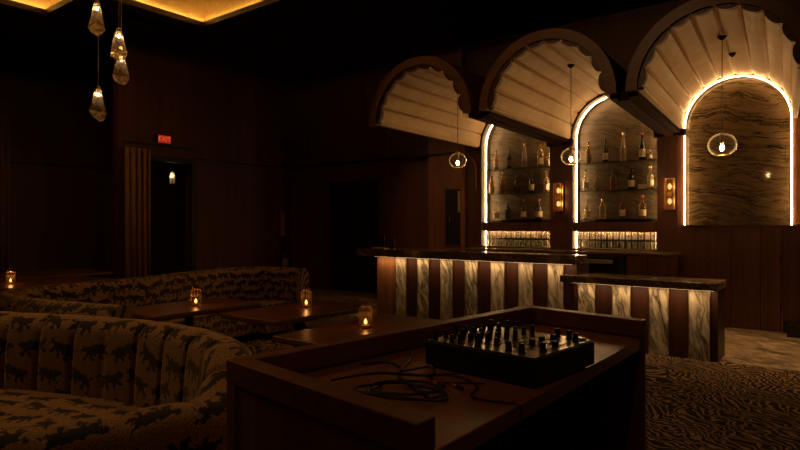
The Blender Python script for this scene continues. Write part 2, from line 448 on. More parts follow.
cv = MB(); q = offset_poly(CP, .05)
for i in range(n):
    a, b = Vector((*q[i], ZC+.055)), Vector((*q[(i+1)%n], ZC+.055)); cv.tube([a, b], .008, 6)
tag(cv.build('cove_light', M['cove']), 'amber light strip hidden along the stepped ceiling coffer', 'light strip')

# doors and trim under the right niche
dd = struct('door_2', MB().box(-1.745,-1.386,YW-.03,YW-.002,.01,1.46).box(-1.38,-1.03,YW-.03,YW-.002,.01,1.46).box(-1.024,-.79,YW-.03,YW-.002,.01,1.46), M['back_wood'])
MB().box(-1.70,-1.66,YW-.06,YW-.03,.955,.975).build('handle', M['brass'], dd)
for z in (.35,1.02): MB().box(-.793,-.775,YW-.045,YW-.012,z-.05,z+.05).build('hinge', M['black_metal'], dd)
struct('trim_6', MB().box(-2.02,-.62,YW-.05,YW+.0,1.462,1.482), M['back_wood'])
struct('trim_7', MB().box(-.775,-.768,YW-.03,YW,.0,1.46), M['brass'])
struct('baseboard_back', MB().box(-.757,-.69,YW-.05,YW,0,.16).box(-.69,.6,YW-.40,YW,0,.16), M['dark'])

# ------------------------------------------------------------------ niches
NL = ['tall arched marble niche with bottle shelves on the left, behind the bar end',
      'middle arched marble niche with bottle shelves between two wall sconces',
      'right-hand arched marble niche, empty, above the wood-panelled doors']
niche = []
for i,(xl,xr,zb) in enumerate(NICHES):
    D = .34 if i < 2 else .10
    t = thing('arched_niche', NL[i], 'niche', ((xl+xr)/2, YW, zb), 0, 'arched niches of the back bar')
    niche.append(t)
    ap = [(xl,zb)] + arch_pts(xl,xr,ZS) + [(xr,zb)]
    b = MB(); b.prism_y([(x,z) for x,z in ap], YW+D, YW+D+.02)
    b.build('marble_back', M['marble_niche' if i < 2 else 'marble_polished'], t)
    j = MB()
    for a,c in list(zip(ap[:-1],ap[1:])) + [((xr,zb),(xl,zb))]:
        j.add([(a[0],YW,a[1]),(c[0],YW,c[1]),(c[0],YW+D,c[1]),(a[0],YW+D,a[1])], [(0,1,2,3)])
    j.build('lining', M['lining'], t, smooth=40)
    # light tube just inside the opening
    ip = arch_pts(xl+.013, xr-.013, ZS)
    yl = YW+.15 if i < 2 else YW-.012
    pts = [(ip[0][0],yl,zb+.0)] + [(x,yl,z) for x,z in ip] + [(ip[-1][0],yl,zb+.0)]
    MB().tube(pts, .0075, 8).build('light_tube', M['led'], t, smooth=60)
    if i < 2:
        for z in (2.515, 2.055, 1.580):
            MB().box(xl+.004, xr-.004, YW+.05, YW+D-.003, z-.008, z).build('glass_shelf', M['shelf_glass'], t)
        MB().box(xl+.002, xr-.002, YW+.06, YW+D-.003, 1.395, 1.53).box(xl+.002, xr-.002, YW+.06, YW+.078, 1.368, 1.3955).build('wood_band', M['back_wood'], t)
        MB().box(xl+.05, xr-.05, YW+.085, YW+.105, 1.384, 1.394).build('rack_light', M['rack_led'], t)
        MB().box(xl+.004, xr-.004, YW+.06, YW+D-.003, 1.236, 1.242).build('rack_shelf', M['shelf_glass'], t)
    else:
        pass
# capitals on the pillars, and the valley beams of the canopies
struct('pillar_trim_1', MB().box(-4.19,-3.73,YW-.08,YW-.002,2.83,2.93), M['beam'], bevel=.01)
struct('pillar_trim_2', MB().box(-2.44,-1.99,YW-.08,YW-.002,2.83,2.93), M['beam'], bevel=.01)

# ------------------------------------------------------------------ shell canopies
CF = [-4.70,-2.88,-1.085]; CB = [(a+b)/2 for a,b,_ in NICHES]
RC, RO, RB, NS, SUB = .71, .85, .692, 10, 8
CL = ['scalloped shell canopy over the left niche, furthest from the camera',
      'scalloped shell canopy over the middle niche, between the other two',
      'largest scalloped shell canopy, brightly lit over the empty right niche']
def shell_r(u, r, bulge):               # u in 0..NS
    k = u - math.floor(u)
    return r - bulge*max(0.0, math.sin(PI*k))**.4 + (.012 if k < 1e-6 and 0 < u < NS else 0)
for i in range(3):
    t = thing('shell_canopy', CL[i], 'canopy', (CF[i], YF, ZS), 0, 'scalloped shell canopies')
    LY = 14; s = MB(); nu = NS*SUB
    y0, y1 = YF+.03, YW-.03
    for a in range(LY+1):
        f = a/LY; y = y0+(y1-y0)*f; cx = CF[i]+(CB[i]-CF[i])*f
        r = RC+(RB+.012-RC)*f; bl = .053*(1-f)+.012*f
        for k in range(nu+1):
            rr = shell_r(k/SUB, r, bl) if k < nu else r
            an = PI - PI*k/nu
            s.v.append((cx+rr*math.cos(an), y, ZS+rr*math.sin(an)))
    for a in range(LY):
        for k in range(nu):
            b = a*(nu+1)+k; s.f.append((b, b+1, b+nu+2, b+nu+1))
    so = s.build('fluted_shell', M['plaster'], t, smooth=28)
    # outer cover and flat bottom edges
    c = MB()
    m = 32
    for yy, cx in ((YF+.03,CF[i]),(YW-.004,CB[i])):
        for k in range(m+1):
            an = PI-PI*k/m; c.v.append((cx+(RO-.02)*math.cos(an), yy, ZS+(RO-.02)*math.sin(an)))
    for k in range(m): c.f.append((k,k+1,m+2+k,m+1+k))
    c.build('outer_cover', M['wall'], t, smooth=60)
    e = MB()
    for sg in (-1,1):
        xa, xb = CF[i]+sg*(RC-.03), CF[i]+sg*(RC+.05); xc, xd = CB[i]+sg*(RB-.01), CB[i]+sg*(RB+.05)
        e.add([(xa,YF+.03,ZS),(xb,YF+.03,ZS),(xd,YW-.11,ZS),(xc,YW-.11,ZS),(xa,YF+.03,ZS-.022),(xb,YF+.03,ZS-.022),(xd,YW-.11,ZS-.022),(xc,YW-.11,ZS-.022)],
              [(0,1,2,3),(7,6,5,4),(0,4,5,1),(1,5,6,2),(2,6,7,3),(3,7,4,0)])
    e.build('bottom_edge', M['plaster'], t)
    # arch band
    ab = MB(); m = 44; ri = .735
    for yy in (YF-.05, YF+.05):
        for r in (ri, RO):
            for k in range(m+1):
                an = PI-PI*k/m; ab.v.append((CF[i]+r*math.cos(an), yy, ZS-.03+r*math.sin(an)))
    w = m+1
    for k in range(m):
        ab.f += [(k,k+1,w+k+1,w+k),(2*w+k,3*w+k,3*w+k+1,2*w+k+1),(k,2*w+k,2*w+k+1,k+1),(w+k,w+k+1,3*w+k+1,3*w+k)]
    ab.f += [(0,w,3*w,2*w),(w-1,3*w-1,4*w-1,2*w-1)]
    ab.build('arch_band', M['arch_wood'], t, smooth=40)
    for q in range(NS):
        a0, a1 = PI-PI*q/NS, PI-PI*(q+1)/NS
        poly = []
        for k in range(9): poly.append((a0+(a1-a0)*k/8, .74))
        for k in range(8,-1,-1):
            f = k/8; poly.append((a0+(a1-a0)*f, RC-.055*math.sqrt(max(0,math.sin(PI*f)))))
        lb = MB().prism_y([(CF[i]+r*math.cos(a), ZS+r*math.sin(a)) for a,r in poly], YF-.02, YF+.04)
        lb.build('scallop', M['scallop'], t)
# beams in the valleys
for nm, i in (('beam_trim_1',0),('beam_trim_2',1)):
    xf = (CF[i]+CF[i+1])/2; xb = (NICHES[i][1]+NICHES[i+1][0])/2
    b = MB(); w = .155
    b.add([(xf-.15,YF+.05,2.87),(xf+.15,YF+.05,2.87),(xb+w,YW-.085,2.87),(xb-w,YW-.085,2.87),(xf-.15,YF+.05,2.945),(xf+.15,YF+.05,2.945),(xb+w,YW-.085,2.945),(xb-w,YW-.085,2.945)],
          [(3,2,1,0),(4,5,6,7),(0,1,5,4),(1,2,6,5),(2,3,7,6),(3,0,4,7)])
    b.add([(xf-.06,YF+.05,2.835),(xf+.06,YF+.05,2.835),(xb+.06,YW-.085,2.835),(xb-.06,YW-.085,2.835),(xf-.06,YF+.05,2.87),(xf+.06,YF+.05,2.87),(xb+.06,YW-.085,2.87),(xb-.06,YW-.085,2.87)],
          [(3,2,1,0),(4,5,6,7),(0,1,5,4),(1,2,6,5),(2,3,7,6),(3,0,4,7)])
    struct(nm, b, M['beam'])

# ------------------------------------------------------------------ globe pendants
GL = ['clear glass globe pendant hanging under the left canopy, beside the black wall panel',
      'clear glass globe pendant hanging before the light tube of the middle niche',
      'largest-looking clear glass globe pendant in front of the empty right niche']
def globe(loc, label, ztop, R=.14, power=200):
    t = thing('globe_pendant', label, 'pendant lamp', loc, 0, 'glass globe pendants over the bar')
    prof = [(R*math.sin(a), -R*.88*math.cos(a)) for a in [.55+(PI-.75)*k/12 for k in range(13)]]
    g = MB(); n = 24
    for r,z in prof:
        for k in range(n): g.v.append((r*math.cos(2*PI*k/n), r*math.sin(2*PI*k/n), z))
    for a in range(len(prof)-1):
        for k in range(n): g.f.append((a*n+k,a*n+(k+1)%n,(a+1)*n+(k+1)%n,(a+1)*n+k))
    g.build('glass_globe', M['glass'], t, smooth=80, local=True)
    MB().tube([(R*.52*math.cos(2*PI*k/20),R*.52*math.sin(2*PI*k/20),-R*.75) for k in range(20)], .005, 6, True).build('rim', M['brass'], t, local=True)
    MB().lathe([(.022,.02),(.022,.10),(.034,.112),(.034,.125),(.008,.135)], (0,0,0), 14).build('lamp_holder', M['brass'], t, smooth=50, local=True)
    MB().sphere((0,0,-.035), .022, 12, 8, 1.5).build('bulb', emit('globe_bulb', (1,.58,.23), power), t, smooth=80, local=True)
    MB().tube([(0,0,.13),(0,0,ztop-loc[2])], .0045, 6).build('cord', M['black_rubber'], t, local=True)
    MB().lathe([(.012,-.045),(.045,-.02),(.05,0)], (0,0,ztop-loc[2]-.005), 14).build('ceiling_rose', M['black_metal'], t, smooth=50, local=True)
    return t
globe((-4.67,7.5,2.44), GL[0], 3.60, .132, 110); globe((-2.93,7.5,2.375), GL[1], 3.585, .13, 240); globe((-1.17,7.5,2.385), GL[2], 3.615, .15, 360)
hk = MB().lathe([(.008,-.05),(.04,-.02),(.045,0)], (-1.19,8.35,3.62), 12)  # small dark turned stub under the shell
tag(hk.build('dark_stub', M['black_metal'], smooth=50), 'small dark stub on the largest shell, behind the globe pendant', 'hook')

# ------------------------------------------------------------------ wall sconces
for x, lab in ((-3.972,'rectangular brass wall sconce on the pillar left of the middle niche'), (-2.205,'rectangular brass wall sconce on the pillar right of the middle niche')):
    t = thing('wall_sconce', lab, 'wall lamp', (x, YW-.03, 1.71), 0, 'wall sconces on the pillars')
    MB().box(-.068,.068,-.018,0,0,.48).build('back_plate', M['back_wood'], t, local=True)
    fr = MB()
    for sx in (-1,1):
        for yy in (-.10,-.018): fr.box(sx*.062-.006,sx*.062+.006,yy-.005,yy+.005,.0,.48)
    for z in (0,.468): fr.box(-.068,.068,-.105,-.013,z,z+.012)
    fr.build('cage', M['brass'], t, local=True)
    MB().box(-.056,.056,-.096,-.093,.012,.468).build('glass_pane', M['glass'], t, local=True)
    MB().box(-.03,.03,-.06,-.018,.205,.275).build('lamp_holder', M['brass'], t, local=True)
    for z in (.13,.355):
        l = bpy.data.lights.new('sconce_light','POINT'); l.energy = 1.3; l.color = (1,.45,.13); l.shadow_soft_size = .03
        lo = bpy.data.objects.new('sconce_light', l); COL.objects.link(lo); lo.location = (x, YW-.20, 1.71+z)
    for z in (.13,.355): MB().sphere((0,-.05,z), .030, 12, 8, 1.6).build('bulb', M['sconce_bulb'], t, smooth=80, local=True)

# ------------------------------------------------------------------ bottles
def bottle_mats():
    d = {}
    d['dark'] = (plain('bottle_dark', (.012,.009,.007), .08), 'dark')
    d['amber'] = (clear_glass('bottle_amber', (.70,.46,.20), .04, 1.4, .20, (.40,.23,.08), 1.2, .35), 'amber')
    d['clear'] = (clear_glass('bottle_clear', (.80,.78,.68), .04, 1.4, .20, (.75,.58,.34), 1.2, .3), 'clear')
    d['green'] = (clear_glass('bottle_green', (.25,.38,.14), .04, 1.5, .2, (.07,.11,.03), 1.2), 'green')
    return d
BM = bottle_mats()
M['label_cream'] = plain('label_cream', (.36,.28,.18), .7); M['label_dark'] = plain('label_dark', (.10,.07,.04), .7); M['label_red'] = plain('label_red', (.35,.05,.03), .6)
M['cap_gold'] = M['gold']; M['cap_black'] = M['black_plastic']
SHAPES = {  # name: (h, r, profile fractions of r and h)
 'tall':  [(.9,0),(1,.02),(1,.52),(.85,.62),(.42,.74),(.36,.96),(.42,.97),(.42,1)],
 'round': [(.9,0),(1,.03),(1,.50),(.92,.60),(.55,.68),(.36,.74),(.34,.95),(.42,.96),(.42,1)],
 'slim':  [(.9,0),(1,.02),(1,.45),(.8,.58),(.5,.75),(.4,.97),(.48,.975),(.48,1)],
 'cone':  [(.9,0),(1,.03),(.98,.25),(.62,.60),(.36,.75),(.34,.96),(.44,.965),(.44,1)],
 'squat': [(.92,0),(1,.04),(1,.62),(.8,.74),(.36,.82),(.36,.97),(.46,.975),(.46,1)],
}
def bottle(x, z, h, r, shape, mat, lab, cap, label, group, y=YW+.19):
    t = thing('bottle', label, 'bottle', (x,y,z+.001), 0, group)
    MB().lathe([(a*r,b*h) for a,b in SHAPES[shape]], (0,0,0), 14).build('glass_body', BM[mat][0], t, smooth=45, local=True)
    if lab:
        l0, l1 = (.12,.40) if shape != 'cone' else (.08,.20)
        MB().lathe([(r*1.015,h*l0),(r*1.015,h*l1)], (0,0,0), 14).build('label', M['label_'+lab], t, smooth=45, local=True)
    if cap:
        MB().lathe([(r*.46,h*.93),(r*.46,h*1.01)], (0,0,0), 10).build('cap', M['cap_'+cap] if cap != 'red' else M['label_red'], t, local=True)
ORD = ['leftmost','second from the left','third from the left','fourth from the left','rightmost','last']
G = 'bottles on the back bar shelves'
SH = {'top':2.515, 'middle':2.055, 'bottom':1.580}
rows = [
 ('left niche','top',[(-5.30,.36,.045,'round','amber','cream','black'),(-5.036,.41,.042,'tall','dark','dark','black'),(-4.726,.44,.046,'slim','clear',None,'gold'),(-4.417,.40,.056,'squat','clear','cream','gold'),(-4.255,.26,.05,'round','clear','cream','black')]),
 ('left niche','middle',[(-5.395,.34,.048,'squat','amber','cream','black'),(-5.17,.40,.046,'tall','amber','dark','gold'),(-4.885,.33,.062,'cone','dark',None,'black'),(-4.589,.40,.046,'tall','dark','cream','black'),(-4.304,.38,.050,'round','clear','cream','gold')]),
 ('left niche','bottom',[(-5.30,.33,.050,'round','clear','cream','black'),(-5.057,.30,.052,'squat','green',None,'black'),(-4.746,.36,.050,'tall','amber','cream','gold'),(-4.445,.36,.062,'round','dark','cream','red')]),
 ('middle niche','top',[(-3.551,.37,.046,'round','amber','dark','black'),(-3.265,.40,.044,'tall','dark','cream','black'),(-2.973,.47,.048,'slim','clear',None,'gold'),(-2.676,.44,.050,'tall','dark','cream','red'),(-2.565,.20,.040,'squat','clear','cream','black')]),
 ('middle niche','middle',[(-3.60,.36,.046,'round','clear','cream','black'),(-3.399,.32,.046,'squat','clear','dark','black'),(-3.134,.36,.050,'round','amber',None,'black'),(-2.846,.38,.046,'tall','dark','cream','black'),(-2.555,.36,.052,'round','clear','cream','gold')]),
 ('middle niche','bottom',[(-3.570,.33,.046,'round','clear','cream','black'),(-3.315,.33,.050,'squat','clear',None,'gold'),(-2.989,.37,.048,'tall','amber','cream','black'),(-2.676,.37,.058,'round','amber','cream','red')]),
]
for nn, sh, lst in rows:
    for k,(x,h,r,shp,mat,lab,cap) in enumerate(lst):
        o = 'rightmost' if k == len(lst)-1 else ORD[k]
        sz = 'short ' if h < .3 else ('tall ' if h > .42 else '')
        bottle(x, SH[sh], h, r, shp, mat, lab, cap, f"{sz}{BM[mat][1]} glass bottle, {o} on the {sh} shelf of the {nn}", G)
tag(MB().box(-2.72,-2.62,YW+.12,YW+.22,SH['middle']+.001,SH['middle']+.075).build('carton', M['label_cream']), 'small pale carton beside the rightmost middle-shelf bottle of the middle niche', 'box')

# tumblers in the racks
tum = None
for i in range(2):
    xl, xr, _ = NICHES[i]; nm = ('left','middle')[i]
    for row, z in (('upper',1.242),('lower',1.091)):
        lb = f"clear glass tumbler in the {row} row of the rack under the {nm} niche"; gp = f"tumblers in the {row} rack row, {nm} niche"
        for k in range(13):
            x = xl+.085+k*(xr-xl-.17)/12; loc = (x, YW+.16, z+.001)
            if tum is None:
                tum = MB(); nn_ = 14; pr = [(.030,0),(.039,.120),(.036,.120),(.028,.014)]
                tum.lathe(pr, (0,0,0), nn_)
                tum.f = [f for f in tum.f if not (len(f) == nn_ and min(f) >= 3*nn_)] + [tuple(range(3*nn_,4*nn_))]
                tum = tum.build('glass_tumbler', M['tumbler'], smooth=50); tum.location = loc; tag(tum, lb, 'glass', gp)
            else:
                c = tum.copy(); COL.objects.link(c); c.location = loc; c['label'] = lb; c['group'] = gp

# ------------------------------------------------------------------ back bar cabinet and fridge
t = thing('back_bar_cabinet', 'dark wood back bar cabinet below the two bottle niches', 'cabinet', (-3.9,9.4,0))
MB().box(-5.60,-3.42,9.20,YW-.004,0,1.03).box(-3.42,-2.73,9.60,YW-.004,0,1.03).box(-2.73,-2.08,9.20,YW-.004,0,1.03).build('body', M['back_wood'], t)
MB().box(-5.62,-2.06,9.17,YW-.004,1.03,1.065).build('worktop', M['slab'], t, bevel=.006)
for x in (-5.0,-4.45,-3.95,-2.42): MB().box(x-.006,x+.006,9.195,9.199,.06,1.0).build('seam', M['dark'], t)
t = thing('bar_fridge', 'black under-counter fridge with a steel strip, behind the low bar', 'fridge', (-3.07,9.4,0))
MB().box(-3.41,-2.74,9.16,9.58,0,1.02).build('body', M['black_plastic'], t, bevel=.006)
MB().box(-3.40,-2.86,9.13,9.158,.60,.985).build('door', M['black_metal'], t, bevel=.006)
MB().box(-3.40,-2.90,9.10,9.128,.885,.945).build('handle', M['steel'], t, bevel=.006)

# ------------------------------------------------------------------ bars
def bar(t, x0, x1, yf, depth, ztop, panels, lo, pw=.205):
    MB().box(x0,x1,yf,yf+depth,0,ztop).build('body', M['bar_wood'], t)
    for px in panels:
        p = MB().box(px,px+pw,yf-.022,yf-.001,.0,ztop-.002).build('marble_panel', M['marble_panel'], t)
        MB().box(px-.008,px-.0005,yf-.026,yf-.001,0,ztop-.002).box(px+pw+.0005,px+pw+.008,yf-.026,yf-.001,0,ztop-.002).build('edge_trim', M['brass'], p)
    MB().box(x0+.02,x1-.02,yf-lo,yf-lo+.022,ztop-.0006,ztop+.0006).build('light_strip', M['led_low'], t)
    l = bpy.data.lights.new('under_slab_light','AREA'); l.shape = 'RECTANGLE'; l.size = x1-x0-.04; l.size_y = .02
    l.energy = 2.7*(x1-x0); l.color = (1,.64,.32); l.spread = math.radians(150)
    o = bpy.data.objects.new('under_slab_light', l); COL.objects.link(o)
    o.location = ((x0+x1)/2, yf-lo+.011, ztop-.002); o.rotation_euler = (math.radians(14),0,0)
tb = thing('bar_counter', 'tall bar counter faced with seven marble panels between reddish wood strips', 'bar counter', (-4.4,7.4,0), 0, 'striped bar counters')
bar(tb, -5.98, -2.745, 7.22, .42, .985, [-5.608+.415*k for k in range(7)], .105)
lb_ = thing('bar_counter', 'lower bar counter faced with four marble panels, nearer the right edge', 'bar counter', (-2.0,7.35,0), 0, 'striped bar counters')
bar(lb_, -2.744, -1.152, 7.13, .42, .775, [-2.683+.416*k for k in range(4)], .125)
MB().box(-5.985,-5.63,7.205,7.219,0,.984).build('end_panel', M['lit_wood'], tb)  # thin overlay, lit tone of the bar end put into its colour
tag(MB().prism([(-6.33,7.10),(-2.722,7.10),(-2.722,7.52),(-6.33,7.66)], .986, 1.10).build('bar_slab', M['slab'], bevel=.006), 'dark polished marble slab on top of the tall bar counter', 'bar top', 'marble bar tops')
tag(MB().prism([(-2.876,6.99),(-1.135,6.99),(-1.135,7.56),(-2.715,7.56),(-2.715,7.18),(-2.876,7.18)], .776, .86).build('bar_slab', M['slab'], bevel=.006), 'dark polished marble slab on top of the lower bar counter', 'bar top', 'marble bar tops')
# small things on the left end of the tall bar
t = thing('bottle', 'small dark bottle standing on the left end of the tall bar slab', 'bottle', (-5.82,7.42,1.101))
MB().lathe([(.03,0),(.032,.02),(.032,.10),(.012,.13),(.012,.17)], (0,0,0), 12).build('glass_body', BM['dark'][0], t, smooth=50, local=True)
MB().lathe([(.014,.165),(.014,.185)], (0,0,0), 10).build('cap', M['cap_black'], t, local=True)
t = thing('menu_holder', 'dark upright menu holder on the left end of the tall bar slab', 'menu holder', (-6.08,7.45,1.101))
MB().box(-.06,.06,-.03,.03,0,.015).build('base', M['black_metal'], t, local=True)
MB().box(-.05,.05,-.006,.006,.0155,.19).build('card', M['dark'], t, local=True)
tag(MB().box(-6.12,-5.86,7.22,7.36,1.101,1.118).build('bar_tray', M['label_cream'], bevel=.004), 'flat pale tray lying before the menu holder on the tall bar', 'tray')

# black wall panel by the left niche
t = thing('wall_cabinet', 'black wall panel in a pale wood frame, left of the niches', 'wall panel', (-6.04,YW-.12,1.08))
MB().box(-6.22,-5.875,YW-.135,YW-.121,1.10,2.165).build('panel', M['dark'], t)
f = MB(); f.box(-6.24,-6.215,YW-.15,YW-.121,1.08,2.185).box(-5.88,-5.862,YW-.15,YW-.121,1.08,2.185).box(-6.215,-5.88,YW-.15,YW-.121,1.08,1.10).box(-6.215,-5.88,YW-.15,YW-.121,2.165,2.185)
f.build('frame', M['booth_wood'], t)
MB().box(-5.94,-5.885,YW-.140,YW-.1355,1.72,2.12).build('notice', M['label_cream'], t)
MB().box(-6.13,-6.115,YW-.15,YW-.1355,1.55,1.65).build('handle', M['steel'], t)

# ------------------------------------------------------------------ DJ booth
A,B,D,C = (-1.587,1.162),(-.745,1.035),(-.752,2.825),(-1.389,2.93)
Ai,Bi,Ci,Di = (-1.522,1.213),(-.745,1.096),(-1.337,2.860),(-.752,2.765)
t = thing('dj_booth', 'dark wood booth with raised rim and open shelf, holding the mixer', 'booth', (-1.1,1.9,0))
RZ = 1.05
def inset(p, q, d): return p
MB().prism([A,B,Bi,Ai], 0, RZ-.075).build('side_panel', M['booth_panel'], t)
MB().prism([C,Ci,Di,D], 0, RZ-.075).build('side_panel', M['booth_panel'], t)
MB().prism([A,Ai,Ci,C], 0, RZ-.075).build('front_panel', M['booth_panel'], t)
def rimpoly(P,Q,Qi,Pi,o=.012):
    return [P,Q,Qi,Pi]
MB().prism([(-1.590,1.158),(-.745,1.031),(-.745,1.104),(-1.517,1.220)], RZ-.0745, RZ).build('rim', M['booth_wood'], t, bevel=.004)
MB().prism([(-1.590,1.1585),(-1.5175,1.2205),(-1.3335,2.853),(-1.392,2.935)], RZ-.0745, RZ-.0003).build('rim', M['booth_wood'], t, bevel=.004)
MB().prism([(-1.392,2.9355),(-1.333,2.8535),(-.75,2.757),(-.75,2.830)], RZ-.0745, RZ).build('rim', M['booth_wood'], t, bevel=.004)
MB().prism([(-1.588,1.159),(-1.53,1.146),(-1.53,1.152),(-1.588,1.165)],0,RZ-.075).build('corner_post', M['booth_wood'], t)
MB().prism([Ai,(-.75,1.098),(-.757,2.764),Ci], .918, .968).build('counter', M['counter_wood'], t, bevel=.004)
MB().prism([(-1.51,1.25),(-.85,1.15),(-.86,2.73),(-1.34,2.81)], .44, .475).build('shelf', M['booth_panel'], t)

# mixer
mx = thing('dj_mixer', 'black audio mixer covered in tall dark knobs on the booth counter', 'mixer', (-.985,1.938,.968), math.radians(-5.5))
MB().box(-.225,.225,-.21,.21,.008,.092).build('body', M['black_plastic'], mx, bevel=.005, local=True)
MB().box(-.218,.218,-.203,.203,.0925,.0965).build('control_plate', M['panel_top'], mx, local=True)
for sx in (-1,1):
    for sy in (-1,1): MB().lathe([(.016,0),(.018,.008)], (sx*.19,sy*.18,0), 12).build('foot', M['steel'], mx, local=True)
knob = None
def add_knob(x, y, h=.026, r=.0085, mat='black_plastic'):
    MB().lathe([(r*1.25,.0),(r*1.25,.004),(r,.006),(r*.92,h),(r*.7,h+.001)], (x,y,.097), 10).build('knob', M[mat], mx, smooth=40, local=True)
for cidx in range(7):
    y = -.18+cidx*.060
    for r_ in range(7):
        x = -.200+r_*.037
        if cidx in (0,6) and r_ in (1,4,6) or cidx in (2,4) and r_ == 6: continue
        add_knob(x, y, random.choice((.026,.032,.038)), .0085, 'orange_cap' if (cidx,r_) == (6,5) else 'black_plastic')
for cidx in range(4):
    y = -.10+cidx*.066; 
    MB().box(.062,.150,y-.003,y+.003,.0966,.0976).build('fader_slot', M['black_rubber'], mx, local=True)
    xx = .07+.06*random.random()
    MB().box(xx,xx+.014,y-.009,y+.009,.0978,.118).build('fader_cap', M['black_plastic'], mx, local=True)
for x,y in ((.10,-.165),(.15,-.165),(.10,.165),(.15,.16),(.19,-.10),(.195,.12)): add_knob(x, y, .030, .010)
MB().box(.178,.186,-.06,.06,.0966,.0976).build('fader_slot', M['black_rubber'], mx, local=True)
MB().box(.174,.190,-.012,.006,.0978,.116).build('fader_cap', M['black_plastic'], mx, local=True)
MB().box(.150,.200,.168,.192,.0966,.104).build('switch', M['steel'], mx, local=True)
for k in range(10): MB().box(.02+.0,.026,-.165+k*.030,-.153+k*.030,.0966,.0995).build('button', M['steel'], mx, local=True)

# cables
z = .974
coil = []
for k in range(44):
    a = k*.46; rr = .105+.045*math.sin(k*1.7)
    coil.append((-1.10+rr*1.15*math.cos(a)+.02*math.sin(k), 1.41+rr*.85*math.sin(a)*(1+.3*math.sin(k*.9)), z+.003+.004*(k%5)))
pts = [(-1.42,1.62,z),(-1.36,1.70,z),(-1.27,1.66,z),(-1.20,1.56,z)] + coil[::3]
tag(MB().tube(spline(pts,6), .0042, 7).build('cable', M['black_rubber'], smooth=60), 'coiled black cable lying loose on the booth counter left of the mixer', 'cable')
pts = [(-1.40,1.9,z),(-1.32,1.78,z+.002),(-1.24,1.62,z+.002),(-1.12,1.62,z+.034),(-1.05,1.52,z+.036),(-1.20,1.44,z+.036),(-1.34,1.38,z+.004)]
tag(MB().tube(spline(pts,8), .0045, 7).build('cable', M['black_rubber'], smooth=60), 'black cable running from the booth corner over the coil', 'cable')
pts = [(-1.10,1.690,z),(-1.00,1.665,z),(-.93,1.61,z),(-.90,1.52,z),(-.84,1.50,z),(-.79,1.515,z),(-.745,1.52,z),(-.738,1.522,.95),(-.737,1.522,.90),(-.738,1.53,.80),(-.735,1.54,.60),(-.74,1.56,.478)]
tag(MB().tube(spline(pts,8), .003, 6).build('cable', M['black_rubber'], smooth=60), 'thin black cable hanging over the open edge of the booth counter', 'cable')
pts = [(-1.06,1.712,z),(-1.12,1.64,z),(-1.06,1.58,z),(-.98,1.63,z),(-.93,1.66,z)]
tag(MB().tube(spline(pts,8), .003, 6).build('cable', M['black_rubber'], smooth=60), 'thin looped cable at the foot of the black mixer', 'cable')
for (x,y,lab) in ((-1.045,1.565,'gold-tipped audio plug lying on the counter, nearer the coiled cable'),(-.985,1.575,'gold-tipped audio plug lying on the counter, nearer the mixer front')):
    t = thing('audio_plug', lab, 'plug', (x,y,.9745), math.radians(-20), 'audio plugs on the counter')
    MB().tube([(-.030,0,0),(.0,0,0)], .0035, 8).build('tip', M['gold'], t, local=True)
    MB().tube([(.0005,0,0),(.030,0,0)], .006, 8).build('sleeve', M['black_plastic'], t, local=True)

# ------------------------------------------------------------------ upholstered seating
def sweep(path, hfun, wid, channel, bulge, seat_side, z0=0.0):
    """back rest swept along a plan path; returns MB with UV in metres. seat_side: +1 left of travel, -1 right"""
    P = [Vector((x,y)) for x,y in path]; mb = MB(); S = 0; rows_ = []
    for i,p in enumerate(P):
        if i: S += (P[i]-P[i-1]).length
        tg = (P[min(i+1,len(P)-1)]-P[max(i-1,0)]).normalized()
        nrm = Vector((-tg.y,tg.x))*seat_side
        H = hfun(S); b = bulge*(abs(math.sin(PI*S/channel))**.3-.8) - .016*math.exp(-((((S/channel+.5)%1)-.5)*channel/.010)**2) if channel else 0
        w = wid; prof = [(-w,z0),(-w,H*.5),(-w-.005,H-.10)]
        for k in range(1,9):
            a = PI - PI*k/8*1.0
            prof.append((w*math.cos(a), H-.10+.10*math.sin(a)))
        prof += [(w+.012,H-.20),(w+.022,H-.32),(w+.03,.36)]
        rr = []
        L = 0
        for k,(nn,zz) in enumerate(prof):
            if k: L += math.hypot(nn-prof[k-1][0], zz-prof[k-1][1])
            f = b if k >= 3 else 0
            c = p + nrm*(nn+(f if nn > -.02 else f*.3)); zt = zz+(f*.8 if 3 <= k <= 10 else 0)
            mb.uv[len(mb.v)] = (S, L); mb.v.append((c.x,c.y,zt)); rr.append(len(mb.v)-1)
        rows_.append(rr)
    for a,b_ in zip(rows_[:-1],rows_[1:]):
        for k in range(len(a)-1): mb.f.append((a[k],b_[k],b_[k+1],a[k+1]))
    mb.f.append(tuple(rows_[0])); mb.f.append(tuple(reversed(rows_[-1])))
    return mb
def resample(path, step):
    P = spline([(x,y,0) for x,y in path], 60); out = [(P[0].x,P[0].y)]; acc = 0
    for a,b in zip(P[:-1],P[1:]):
        acc += (b-a).length
        if acc >= step: out.append((b.x,b.y)); acc = 0
    out.append((P[-1].x,P[-1].y)); return out
